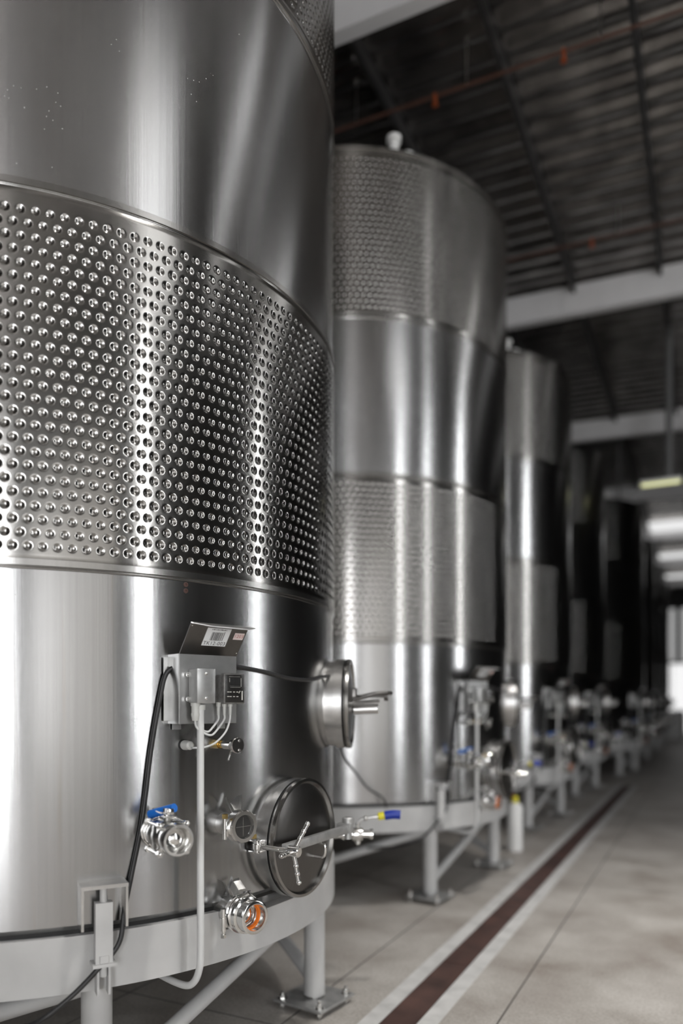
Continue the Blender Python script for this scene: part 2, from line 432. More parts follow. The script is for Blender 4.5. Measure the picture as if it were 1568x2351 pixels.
def sprinkler(yy, zz, label, heads, lamp=None):
    o = thing('sprinkler_pipe', label, 'pipe', 'sprinkler pipes')
    s = -0.03
    def zt(x): return zz + s * (x + 2)
    G().cyl((XL, yy, zt(XL)), (XR, yy, zt(XR)), .014, seg=16).done('pipe', M['redpipe'], o)
    for x in heads:
        G().cyl((x, yy, zt(x) - .075), (x, yy, zt(x) + .02), .018, seg=12).cyl((x, yy, zt(x) - .085), (x, yy, zt(x) - .075), .028, seg=12).done('sprinkler_head', M['bulb'], o)
    for x in heads:
        G().cyl((x + .3, yy, zt(x)), (x + .3, yy, roof_z(x) + .01), .008, seg=8).done('hanger_rod', M['satin'], o)
sprinkler(6.5, 7.08, 'thin reddish sprinkler pipe crossing the roof above the second tank', (-3.35, -2.25, -1.1, .05))
sprinkler(9.35, 7.1, 'short reddish sprinkler pipe under the roof just before the large beam', (-1.25, -.2, 1.1))
def lamp(label, x, y, z, wid, mat, rod):
    o = thing('pendant_lamp', label, 'lamp', None, (x, y, z))
    G().box((0, 0, 0), (wid, .10, .05), bev=.01).done('lamp_housing', M['white'], o)
    G().cyl((-wid / 2 + .03, 0, -.045), (wid / 2 - .03, 0, -.045), .026, seg=16).done('lamp_tube', M[mat], o)
    G().cyl((0.12, 0, .02), (0.12, 0, roof_z(x) - z + .01), rod, seg=16).done('hanging_rod', M['rodm'], o)
lamp('pendant lamp on a long grey rod with yellow green tube near the right edge', -.66, 12.7, 5.0, .62, 'lampy', .05)
lamp('pale yellow tube lamp above the fifth tank', -1.86, 17.3, 5.88, .9, 'lampw', .02)

for k, yy in enumerate((-2.0, 1.8, 5.6)):  # added lamps, out of view, to brighten the floor
    o = thing('floor_fill_lamp', 'added floor fill lamp hung over the aisle %s' % ('behind the camera', 'beside the nearest tank', 'beside the second tank', 'beside the third tank')[k], 'lamp', 'added floor fill lamps over the aisle', (.45, yy, 6.75))
    G().lathe((0, 0, 0), (0, 0, 1), [(-.02, .30), (-.02, .28), (.06, .16), (.20, .10), (.30, .07), (.30, 0)], 40, close=False).done('lamp_shade', M['purlin'], o)
    G().cyl((0, 0, .28), (0, 0, roof_z(.45) - 6.75), .012, seg=10).done('hanging_rod', M['rodm'], o)
    la = bpy.data.lights.new('floor_fill_light', 'AREA'); la.shape = 'DISK'; la.size = .40; la.energy = FILL_W; la.spread = D(72); la.color = (1, .97, .93)
    lo = bpy.data.objects.new('floor_fill_light', la); C.objects.link(lo); lo.parent = o; lo.location = (0, 0, 0.0)

# ------------------------------------------------------------------ floor drain cover
g = G()
nb = 16; Ld = (DY1 - YB) / nb
for k in range(nb):
    g.box(((DX0 + DX1) / 2, YB + Ld * (k + .5), -0.004), (DX1 - DX0 - .006, Ld - .006, .012))
tag(g.done('drain_cover', M['rust'], smooth=False), 'long rust brown drain channel cover set in the floor beside the tanks', 'drain cover')

# ------------------------------------------------------------------ the tank
R = 1.4; L = 2.9428; A0 = 2.6964; S = 3.4328
def dimple_mesh():
    H = 1.205; N1 = 1200; NZ = 324
    t0, t1 = D(-112), D(62)
    th = np.linspace(t0, t1, N1)
    back = np.linspace(t1, t0 + 2 * PI, 60)[1:-1]
    tha = np.concatenate([th, back]); zz = np.linspace(0, H, NZ)
    TH, ZZ = np.meshgrid(tha, zz)
    ph = 0.0447 / R
    rows = 0.0432
    zoff = 0.05
    def dent(px, pz):
        d = np.sqrt((px) ** 2 + (pz) ** 2)
        r0 = 0.0155
        q = np.clip((r0 - d) / (r0 - 0.0035), 0, 1)
        return -(q * q * (3 - 2 * q)) * 0.0042
    off = np.zeros_like(TH)
    kr = np.round((ZZ - zoff) / rows)
    kr = np.clip(kr, 0, 25)
    for dk in (0,):
        kk = kr + dk
        sh = np.where(kk % 2 == 0, 0.0, 0.5)
        u = (TH / ph - sh); u = (u - np.round(u)) * ph * R
        v = ZZ - zoff - kk * rows
        off = off + dent(u, v)
    infine = (TH <= t1 + 1e-6)
    off = np.where(infine, off, 0)
    edge = np.clip(np.minimum(ZZ, H - ZZ) / 0.022, 0, 1)
    rr = R + 0.0015 + 0.006 * np.sqrt(np.clip(edge, 0, 1)) + off
    X = rr * np.cos(TH); Y = rr * np.sin(TH)
    co_ = np.stack([X, Y, ZZ], -1).reshape(-1, 3).astype(np.float32)
    n = len(tha)
    i = np.arange(NZ - 1)[:, None] * n; j = np.arange(n)[None, :]; j2 = (j + 1) % n
    f = np.stack([i + j, i + j2, i + n + j2, i + n + j], -1).reshape(-1, 4).astype(np.int32)
    me = bpy.data.meshes.new('dimpled_jacket')
    me.vertices.add(len(co_)); me.vertices.foreach_set('co', co_.ravel())
    me.loops.add(f.size); me.loops.foreach_set('vertex_index', f.ravel())
    me.polygons.add(len(f)); me.polygons.foreach_set('loop_start', np.arange(0, f.size, 4, dtype=np.int32))
    me.polygons.foreach_set('loop_total', np.full(len(f), 4, dtype=np.int32))
    me.update(calc_edges=True); me.polygons.foreach_set('use_smooth', np.ones(len(f), dtype=bool))
    me.materials.append(M['jacket']); me.update()
    return me

def cylz(th, r, z): return Vector((r * math.cos(D(th)), r * math.sin(D(th)), z))

def make_tank():
    t = thing('wine_tank', '', 'tank')
    SEG = 220
    def ring_obj(name, prof, mat, seg=SEG, angle=30):
        return G().lathe((0, 0, 0), (0, 0, 1), [(z, r) for r, z in prof], seg, close=False).done(name, mat, t, angle=angle)
    # shell with sloping bottom and shallow cone roof
    ring_obj('shell', [(0.0, .80), (1.30, .745), (1.385, .748), (R, .765), (R, 1.945), (R, 3.18), (R, 4.31), (R, 5.535)], M['shell'])
    ring_obj('top_cone', [(R - .01, 5.52), (R + .012, 5.535), (R + .012, 5.555), (R - .02, 5.57), (.3, 5.80), (.3, 5.86), (.27, 5.87), (0, 5.90)], M['weld'])
    dm = dimple_mesh()
    for z in (1.955, 4.325):
        o = bpy.data.objects.new('dimpled_jacket', dm); C.objects.link(o); o.parent = t; o.location = (0, 0, z)
    for z in (1.930, 3.152, 4.300, 5.505):
        p = [(R - .002, z), (R + .0035, z + .002), (R + .0045, z + .006), (R + .0035, z + .010), (R + .0038, z + .011), (R + .0088, z + .013), (R + .0090, z + .034), (R + .0045, z + .036), (R - .002, z + .038)]
        ring_obj('weld_strip', p, M['weld'], angle=20)
    # skirt ring, with a cut-out for the drain
    g = G(); n = 300; a0 = -15.2; a1 = -8.8; ro, ri, z0, z1 = R + .008, R - .055, .545, .732
    ths = [(-17.8 + 360 * k / n) for k in range(n)]
    vs_ = []
    for th in ths:
        d = (th + 360) % 360
        top = z1 - (.075 if 341.2 < d < 345.6 else (.040 if d > 346.2 or d < 9 else 0))
        vs_.append([g.bm.verts.new(cylz(th, r, z)) for r, z in ((ro, z0), (ro, top), (ri, top), (ri, z0))])
    for k in range(n):
        a, b = vs_[k], vs_[(k + 1) % n]
        for q in range(4): g.bm.faces.new((a[q], b[q], b[(q + 1) % 4], a[(q + 1) % 4]))
    g.done('skirt_ring', M['paint'], t)
    g = G()
    g.lathe((0, 0, 0), (0, 0, 1), [(.732, R - .05), (.732, R - .02), (.752, R - .02), (.752, R - .05)], SEG, close=False)
    g.done('gap_shade_ring', M['gasket'], t)  # black ring stands in for the shadow between skirt and tank
    # legs, base plates, braces
    LA = [-36.5, 24.5, 87.0, 147.0, 207.0, 265.0]; rl = 1.31
    for k, th in enumerate(LA):
        p = cylz(th, rl, 0)
        lg = G().cyl(p + Vector((0, 0, .055)), p + Vector((0, 0, .56)), .052, seg=32).done('leg', M['paint'], t)
        rot = Matrix.Rotation(D(-8), 3, 'Z')
        G().box(p + Vector((0, 0, .036)), (.29, .29, .014), rot).done('base_plate', M['plate'], lg, bev=.002)
        G().cyl(p + Vector((0, 0, .030)), p + Vector((0, 0, .075)), .038, seg=24).done('foot_collar', M['satin'], lg)
        for sx in (-1, 1):
            for sy in (-1, 1):
                q = p + rot @ Vector((sx * .112, sy * .112, 0))
                g = G().cyl(q, q + Vector((0, 0, .078)), .0095, seg=12).hexa(q + Vector((0, 0, .043)), q + Vector((0, 0, .062)), .0185)
                g.cyl(q + Vector((0, 0, .043)), q + Vector((0, 0, .046)), .024, seg=16).hexa(q + Vector((0, 0, .008)), q + Vector((0, 0, .028)), .0175)
                g.done('anchor_bolt', M['steel'], lg)
    for k in range(6):
        a = cylz(LA[k], rl - .01, .53); b = cylz(LA[k - 1], rl - .01, .13)
        d = (b - a).normalized()
        G().cyl(a + d * .02, b - d * .03, .033, seg=24).done('brace', M['paint'], t)
    # hold-down brackets over the legs
    for th in LA:
        fr = Matrix.Rotation(D(th), 4, 'Z') @ Matrix.Translation((R, 0, 0))
        if th == 24.5: continue
        g = G()
        g.box((.035, 0, .90), (.085, .15, .012)); g.box((.035, -.070, .83), (.085, .008, .135)); g.box((.035, .070, .83), (.085, .008, .135))
        o = g.done('hold_down_bracket', M['satin'], t, smooth=False); o.data.transform(fr)
        g = G().box((.045, .0, .745), (.035, .055, .20)).cyl((.045, 0, .60), (.045, 0, .90), .012, seg=12).hexa((.045, 0, .648), (.045, 0, .672), .026)
        g.box((.040, 0, .642), (.07, .075, .010)).box((.030, -.018, .59), (.05, .007, .10)).box((.030, .018, .59), (.05, .007, .10))
        o = g.done('hold_down_post', M['paint'], t); o.data.transform(fr)
    # manways
    def manway(th, z, rad, proud, arm):
        fr = Matrix.Rotation(D(th), 4, 'Z') @ Matrix.Translation((R, 0, z))
        g = G()
        sag = rad * rad / (2 * R) + .02
        # neck, drowned in the shell
        g.lathe((0, 0, 0), (1, 0, 0), [(-sag - .03, rad - .006), (proud * .42, rad - .006), (proud * .42, rad + .005), (proud, rad + .005), (proud, rad - .014), (-sag, rad - .014)], 96, close=False)
        nk = g.done('manway_neck', M['satin'], t)
        nk.data.transform(fr)
        g = G().lathe((0, 0, 0), (1, 0, 0), [(proud - .002, rad - .02), (proud + .001, rad - .001), (proud + .005, rad + .0045), (proud + .009, rad - .001), (proud + .009, rad - .006)], 96, close=False)
        o = g.done('door_seal', M['gasket'], nk); o.data.transform(fr)
        g = G().lathe((0, 0, 0), (1, 0, 0), [(proud + .018, rad - .012), (proud + .020, rad - .018),
                                            (proud + .026, rad * .75), (proud + .036, rad * .40), (proud + .040, 0)], 96, close=False)
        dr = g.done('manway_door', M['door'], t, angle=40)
        dr.data.transform(fr)
        g = G().ring((0, 0, 0), (1, 0, 0), [(proud + .008, rad + .004), (proud + .018, rad + .008), (proud + .030, rad + .005), (proud + .031, rad - .006), (proud + .019, rad - .015), (proud + .008, rad - .015)], 96)
        o = g.done('door_rim', M['weld'], dr); o.data.transform(fr)
        f = proud + .04
        if arm:
            # swing arm across the door, hinged right; eye-bolt on the left edge points outward and carries the three-armed hand nut
            bx_ = f + .040
            g = G().box((bx_, .008, 0), (.024, rad * 2 + .03, .036), bev=.004)
            g.box((bx_ - .01, rad + .025, .004), (.07, .035, .045), bev=.006).cyl((bx_, rad + .035, -.045), (bx_, rad + .035, .050), .016, seg=16)
            g.cyl((bx_, rad + .035, .014), (bx_, rad + .035, .05), .026, seg=24, bev=.005)
            g.box((.030, rad + .018, 0), (.09, .018, .06), bev=.003)
            o = g.done('swing_arm', M['plate'], dr); o.data.transform(fr)
            g = G().tube([(f - .01, .06, -.03), (f + .035, .06, -.032), (f + .045, .06, -.05), (f + .035, .06, -.085), (f - .01, .06, -.087)], .0065)
            o = g.done('door_handle', M['steel'], dr); o.data.transform(fr)
            ye = -rad - .018; p0 = Vector((.018, ye, 0)); p1 = Vector((.185, ye + .012, -.006))
            g = G().cyl(p0, p1, .0075, seg=16); dd = (p1 - p0).normalized()
            for k in range(15): q = p0 + dd * (.030 + .0046 * k); g.cyl(q - dd * .0014, q + dd * .0014, .0105, seg=14)
            g.cyl(p0 + dd * .100, p0 + dd * .140, .0115, seg=16)
            g.cyl(p0 + Vector((0, 0, -.026)), p0 + Vector((0, 0, .026)), .012, seg=18, bev=.003).cyl(p0 + Vector((0, 0, -.012)), p0 + Vector((0, 0, .012)), .019, seg=20, bev=.003)
            g.box((.006, ye + .004, .021), (.050, .026, .008), bev=.002).box((.006, ye + .004, -.021), (.050, .026, .008), bev=.002)
            o = g.done('eye_bolt', M['steel'], dr); o.data.transform(fr)
            c = p1 + Vector((-.012, 0, 0))
            g = G().cyl(c - dd * .022, c + dd * .026, .021, seg=24, bev=.004)
            for ang, ln in ((36, .125), (176, .125), (-88, .115)):
                dv = Vector((.16, math.sin(D(ang)), math.cos(D(ang)))).normalized()
                g.cyl(c + dv * .012, c + dv * ln, .0088, seg=14)
                for q in (.055, .085, ln - .008): g.sphere(c + dv * q, .0108, seg=12)
            o = g.done('hand_nut', M['steel'], dr); o.data.transform(fr)
        else:
            g = G().box((f + .07, .03, .035), (.17, .050, .014), bev=.003).cyl((f + .145, .03, .035), (f + .165, .03, .035), .022, seg=16)
            g.box((f + .0, .0, .03), (.03, .06, .09), bev=.004)
            g.tube([(f, -.05, .02), (f + .10, -.05, .045), (f + .17, -.02, .05), (f + .17, .06, .05), (f + .10, .08, .045), (f, .08, .02)], .010)
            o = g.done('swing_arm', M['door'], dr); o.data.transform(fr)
            g = G().cyl((f - .01, -.02, 0), (f + .125, -.045, .012), .0095, seg=14).cyl((f, -.02, -.03), (f + .12, -.02, -.025), .024, seg=18, bev=.003)
            o = g.done('clamp_handle', M['satin'], dr); o.data.transform(fr)
    manway(-2.4, .952, .233, .052, True)
    manway(20.6, 1.495, .208, .070, False)
    # fittings on the roof
    g = G().cyl(cylz(-50.5, 1.36, 5.55), cylz(-50.5, 1.36, 5.66), .035, seg=20).cyl(cylz(-50.5, 1.36, 5.64), cylz(-50.5, 1.36, 5.675), .055, seg=20)
    g.done('vent_cap', M['white'], t)
    g = G().sphere(cylz(-45.5, 1.34, 5.575), .05, sz=.6).box(cylz(-45.5, 1.34, 5.565), (.06, .12, .02))
    g.done('lifting_lug', M['white'], t)
    # weld mark below the jacket
    fr = Matrix.Rotation(D(-24.3), 4, 'Z') @ Matrix.Translation((R, 0, 0))
    for z in (1.920, 1.898):
        o = G().lathe((0, 0, z), (1, 0, 0), [(-.004, .009), (.0025, .0085), (.003, .005), (.0005, .003), (0, 0)], 20).done('weld_spot', M['rust'], t)
        o.data.transform(fr)
    return t
tank = make_tank()

# ------------------------------------------------------------------ fittings (local frame: x out of the tank, y to the right, z up)
def make_panel():
    t = thing('control_panel', '', 'control panel')
    W, Hh, p = .232, .243, .070
    y0, y1 = -W / 2, W / 2
    zc = 0; z0 = -Hh / 2; z1 = Hh / 2
    g = G()
    g.box((p, 0, 0), (.003, W, Hh))
    g.box((p / 2 - .008, y0, 0), (p + .016, .003, Hh)).box((p / 2 - .008, y1, 0), (p + .016, .003, Hh))
    for sy in (-1, 1):
        g.box((.006, sy * (W / 2 + .010), 0), (.003, .030, Hh - .02))
        g.box((.008, sy * (W / 2 - .025), z0 - .010), (.003, .034, .022))
    g.done('bracket', M['bracket'], t, smooth=False, bev=.001)
    # folded flap above, leaning out
    ex, ez = .080, .100
    g = G()
    g.poly([(p, y0, z1), (p, y1, z1), (p + ex, y1, z1 + ez), (p + ex, y0, z1 + ez)], (.0018, 0, -.0010))
    fl = g.done('flap', M['door'], t, smooth=False)  # dark colour stands in for the dark floor reflected in this face
    g = G()
    g.poly([(p + ex, y0, z1 + ez), (p + ex, y1, z1 + ez), (p + ex + .046, y1 - .002, z1 + ez - .010), (p + ex + .050, y1 - .03, z1 + ez - .017), (p + ex + .030, y0 + .06, z1 + ez - .012), (p + ex + .004, y0 + .006, z1 + ez - .002)], (0, 0, .0022))
    g.done('flap_lip', M['satin'], fl, smooth=False)
    # local frame on the flap face: u right, v up the slope, n towards viewer
    v = Vector((ex, 0, ez)); vl = v.length; v.normalize(); u = Vector((0, 1, 0)); n = u.cross(v)
    if n.x < 0: n = -n
    o0 = Vector((p, y0, z1)) + n * .0028
    def fm(a, b, up=0.0):
        m = Matrix.Identity(4); m.col[0].xyz = u; m.col[1].xyz = v; m.col[2].xyz = n; m.col[3].xyz = o0 + u * (a * W) + v * (b * vl) + n * up
        return m
    def sheet(name, a0, a1, b0, b1, mat, par, up, label=None):
        g = G(); g.poly([fm(a, b, up).translation for a, b in ((a0, b0), (a1, b0), (a1, b1), (a0, b1))], n * .0006)
        o = g.done(name, mat, par, smooth=False)
        if label: o['label'] = label
        return o
    lb = sheet('barcode_label', .30, .715, .32, .90, M['label'], t, 0, 'white barcode label printed TK12-003')
    text_mesh('TK12-003', .0205, M['ink'], 'label_text', lb, fm(.507, .405, .0010), 1.0)
    g = G(); rnd = random.Random(3); x = .405
    while x < .60:
        wd = rnd.choice((.004, .004, .008, .011)); g.poly([fm(a, b, .0009).translation for a, b in ((x, .50), (x + wd, .50), (x + wd, .77), (x, .77))], n * .0002)
        x += wd + rnd.choice((.004, .005, .008))
    g.poly([fm(a, b, .0009).translation for a, b in ((.612, .50), (.622, .50), (.622, .79), (.612, .79))], n * .0002)
    g.done('barcode', M['ink'], lb, smooth=False)
    g = G(); x = .385
    while x < .64:
        wd = rnd.choice((.006, .009, .012)); h = rnd.choice((.02, .03, .035))
        g.poly([fm(a, b, .0009).translation for a, b in ((x, .835), (x + wd, .835), (x + wd, .835 + h), (x, .835 + h))], n * .0002)
        x += wd + rnd.choice((.004, .006, .014))
    g.done('small_print', M['ink'], lb, smooth=False)
    pk = sheet('number_label', .80, .975, .57, .79, M['pink'], t, 0, 'small pink label printed 1203')
    text_mesh('1203', .0185, M['redink'], 'label_text', pk, fm(.887, .68, .0010), 1.0)
    g = G()
    for a, b in ((.03, .93), (.97, .12)):
        q = fm(a, b).translation; g.cyl(q - n * .001, q + n * .001, .0022, seg=10)
    g.done('rivet', M['steel'], fl)
    # grey junction box
    bx, bw, bd, bh = p + .002, .068, .056, .116
    by, bz = -.048, .010
    j = G().box((bx + bd / 2, by, bz), (bd, bw, bh), bev=.004).done('junction_box', M['jbox'], t)
    G().box((bx + bd + .003, by + .001, bz), (.006, bw + .004, bh + .003), bev=.0015).done('box_cover', M['jcover'], j)
    for dz in (-.042, .042):
        g = G(); q = Vector((bx + bd + .006, by, bz + dz)); g.lathe(q, (1, 0, 0), [(0, .0062), (.002, .0058), (.0035, .003), (.0035, 0)], 16).done('cover_screw', M['steel'], j)
        g = G(); q = Vector((bx + .010, by - bw / 2, bz + dz - .003)); g.cyl(q, q + Vector((0, -.012, 0)), .006, seg=12).box(q + Vector((0, -.004, 0)), (.014, .008, .014)).done('side_bolt', M['steel'], j)
    g = G(); q = Vector((bx + .026, by - .021, bz - bh / 2))
    g.cyl(q, q + Vector((0, 0, -.012)), .0165, seg=24).cyl(q + Vector((0, 0, -.012)), q + Vector((0, 0, -.036)), .0135, seg=24)
    g.cyl(q + Vector((0, 0, -.036)), q + Vector((0, 0, -.044)), .0155, seg=8).cyl(q + Vector((0, 0, -.044)), q + Vector((0, 0, -.062)), .0145, .011, seg=20)
    g.done('cable_gland', M['gland'], j)
    # black temperature controller
    cx, cy, cz, cw, cd, ch = p + .002, .066, .002, .088, .062, .108
    k = G().box((cx + .022, cy - .002, cz), (.040, cw - .008, ch - .010), bev=.005).done('temperature_controller', M['smoke'], t)
    G().box((cx + cd - .010, cy, cz), (.026, cw, ch), bev=.007, seg=3).done('front_bezel', M['smoke'], k)
    fx = cx + cd + .0035
    G().box((fx - .001, cy, cz), (.003, cw - .010, ch - .010), bev=.0012).done('front_face', M['black'], k)
    g = G(); a = .0012
    def bar(y, z, w_, h_): g.box((fx + .0012, cy + y, cz + z), (.0008, w_, h_))
    bar(.0255, .022, .0012, .030); bar(-.022, .030, .0008, .014); bar(.002, .0045, .042, .0006); bar(-.002, .042, .046, .0005)
    for yy in (-.028, -.018, -.004, .010): bar(yy, -.012, .008, .0026); bar(yy, -.028, .008, .0026)
    bar(.030, -.024, .0045, .032)
    g.box((fx + .0012, cy + .019, cz - .012), (.0008, .0022, .010), Matrix.Rotation(D(-35), 3, 'X'))
    g.done('key_markings', M['mark'], k)
    G().box((fx + .0006, cy + .001, cz + .023), (.0012, .046, .034), bev=.0005).done('display', M['glass'], k)
    g = G(); ends = []
    for i, (dy, dx) in enumerate(((-.036, .016), (-.018, .026), (.000, .036))):
        q = Vector((cx + dx, cy + dy, cz - ch / 2))
        g.cyl(q + Vector((0, 0, .006)), q + Vector((0, 0, -.010)), .0085, seg=20).cyl(q + Vector((0, 0, -.010)), q + Vector((0, 0, -.040)), .0045, .0038, seg=16)
        for s_ in range(6):
            zz = -.013 - .0046 * s_; g.cyl(q + Vector((0, 0, zz)), q + Vector((0, 0, zz - .0024)), .0073 - .0003 * s_, seg=18)
        ends.append(q + Vector((0, 0, -.038)))
    g.done('cable_glands', M['gland'], k)
    gl = Vector((bx + .026, by - .021, bz - bh / 2 - .060))
    for i, e in enumerate(ends[:2]):
        dz = (.050, .062)[i]; m = (e + gl) / 2
        G().tube([e, e + Vector((0, -.001, -.018)), e.lerp(gl, .28) + Vector((.004, 0, -dz * .78)), m + Vector((.006, 0, -dz)), e.lerp(gl, .8) + Vector((.004, 0, -dz * .72)), gl + Vector((0, .003, -.022)), gl], .0036, seg=12).done('signal_cable', M['cable'], t)
    e = ends[2]; tgt = Vector((.055, -.060 + .008, -.205))
    G().tube([e, e + Vector((0, -.002, -.020)), e + Vector((.002, -.020, -.060)), e + Vector((0, -.058, -.096)), e + Vector((-.01, -.095, -.112)), e + Vector((-.02, -.132, -.114)), (.052, -.057, -.2065)], .0034, seg=12).done('probe_cable', M['cable'], t)
    return t

def make_probe():
    t = thing('temperature_probe', '', 'probe')
    G().lathe((0, 0, 0), (1, 0, 0), [(-.01, .020), (.006, .020), (.006, .016)], 28).done('boss', M['gasket'], t)
    G().lathe((0, 0, 0), (1, 0, 0), [(.004, .0175), (.020, .0175), (.026, .0155), (.048, .0150), (.054, .009), (.054, .006), (.050, .005)], 28).done('probe_cap', M['gland'], t)
    return t
def make_sample_valve():
    t = thing('sample_valve', '', 'valve')
    G().cyl((-.01, 0, 0), (.018, 0, 0), .0165, seg=24).cyl((.018, 0, 0), (.045, 0, 0), .0115, seg=20).cyl((.024, 0, 0), (.030, 0, 0), .014, seg=6).done('threaded_stub', M['brass'], t)
    G().lathe((0, 0, 0), (1, 0, 0), [(.040, .012), (.046, .0165), (.092, .0165), (.096, .020), (.112, .022), (.112, .0)], 32).done('valve_body', M['steel'], t)
    d = G().lathe((0, 0, 0), (1, 0, 0), [(.112, .020), (.114, .0275), (.124, .0285), (.127, .026), (.127, .0)], 40).done('front_disc', M['steel'], t)
    for dz in (-.017, .017): G().cyl((.126, .006, dz), (.130, .006, dz), .005, seg=12).done('disc_screw', M['cast'], d)
    G().tube([(.095, -.006, -.012), (.105, -.020, -.030), (.112, -.034, -.052)], .0048, seg=12).done('lever', M['steel'], t)
    return t
def bolt(g, p, ax, r, L0): g.hexa(p, Vector(p) + Vector(ax) * L0, r)
def make_ball_valve():
    t = thing('ball_valve', '', 'valve')
    G().lathe((0, 0, 0), (1, 0, 0), [(-.02, .036), (.045, .036), (.045, .034)], 36).done('nozzle', M['satin'], t)
    g = G()
    for x, w_ in ((.045, .012), (.072, .012)): g.lathe((x, 0, 0), (1, 0, 0), [(0, .046), (.002, .051), (w_ - .002, .051), (w_, .046)], 40)
    g.box((.065, 0, .052), (.035, .016, .016), bev=.003).box((.065, 0, -.052), (.035, .016, .016), bev=.003)
    g.cyl((.062, -.012, .07), (.062, .012, .07), .012, seg=16)
    g.done('clamp', M['steel'], t)
    g = G().lathe((0, 0, 0), (1, 0, 0), [(.084, .034), (.090, .048), (.110, .050), (.125, .044), (.145, .052), (.175, .052), (.190, .043), (.205, .048), (.222, .048), (.222, .0)], 48)
    g.box((.16, 0, 0), (.055, .098, .098), bev=.016)
    g.done('valve_body', M['cast'], t)
    for a in (45, 135, 225, 315):
        g = G(); y, z = .064 * math.cos(D(a)), .064 * math.sin(D(a))
        g.cyl((.105, y, z), (.215, y, z), .0065, seg=12); bolt(g, (.100, y, z), (1, 0, 0), .0115, .012); bolt(g, (.205, y, z), (1, 0, 0), .0115, .012)
        g.sphere((.219, y, z), .0085, seg=12).done('body_bolt', M['steel'], t)
    G().ring((.215, 0, 0), (1, 0, 0), [(0, .047), (.006, .052), (.040, .052), (.046, .049), (.046, .042), (.030, .038), (0, .036)], 56).done('outlet_ring', M['steel'], t)
    G().lathe((.218, 0, 0), (1, 0, 0), [(.004, .038), (.012, .033), (.020, .022), (.024, .010), (.025, 0)], 40).done('ball', M['steel'], t)
    g = G().cyl((.16, 0, .045), (.16, 0, .080), .013, seg=20); bolt(g, (.16, 0, .080), (0, 0, 1), .014, .012)
    g.box((.16, 0, .066), (.05, .03, .006)).box((.178, 0, .082), (.022, .026, .022), bev=.004)
    g.done('stem', M['steel'], t)
    h = G().box((.145, -.012, .079), (.055, .026, .005)).done('lever', M['steel'], t)
    G().tube([(.168, .022, .092), (.135, .004, .082), (.105, -.016, .072), (.082, -.030, .064)], .0145, seg=16).done('lever_grip', M['blue'], h)
    return t
def fins(t, x, z, w_):
    """two pointed folded tabs standing on a clamp neck"""
    for sy in (-1, 1):
        g = G()
        g.poly([(x, sy * w_ * .35, z), (x + .012, sy * w_ * .9, z + .010), (x - .004, sy * w_ * 1.6, z + .066), (x - .022, sy * w_ * 1.2, z + .060)], (.0015, 0, .0005))
        g.poly([(x, sy * w_ * .35, z), (x - .022, sy * w_ * 1.2, z + .060), (x - .034, sy * w_ * .4, z + .036)], (.0012, 0, .0008))
        g.done('folded_tab', M['satin'], t, smooth=False)
def make_sight():
    t = thing('sight_glass', '', 'sight glass')
    G().lathe((0, 0, 0), (1, 0, 0), [(-.03, .041), (.085, .041), (.085, .036)], 48).done('port_neck', M['satin'], t)
    g = G().ring((.078, 0, 0), (1, 0, 0), [(0, .050), (.004, .059), (.036, .060), (.042, .056), (.042, .043), (.030, .040), (0, .038)], 64)
    g.done('clamp_ring', M['steel'], t)
    G().lathe((.10, 0, 0), (1, 0, 0), [(0, .0415), (.008, .0415), (.010, .040), (.010, 0)], 48).done('glass', M['glass'], t)
    for sy in (-1, 1):
        y = sy * .066; g = G()
        g.cyl((.090, y, -.040), (.090, y, .034), .0085, seg=16); g.box((.090, y * .93, -.010), (.022, .012, .040), bev=.002); g.done('hinge_pin', M['steel'], t)
        g = G(); bolt(g, (.090, y, .034 if sy < 0 else -.054), (0, 0, 1), .0115, .016); g.done('hinge_nut', M['brass'], t)
    g = G()
    g.box((.111, 0, 0), (.001, .066, .0016)).box((.111, 0, 0), (.001, .0016, .066)).done('glass_mark', M['steel'], t)
    fins(t, .060, .040, .022)
    return t
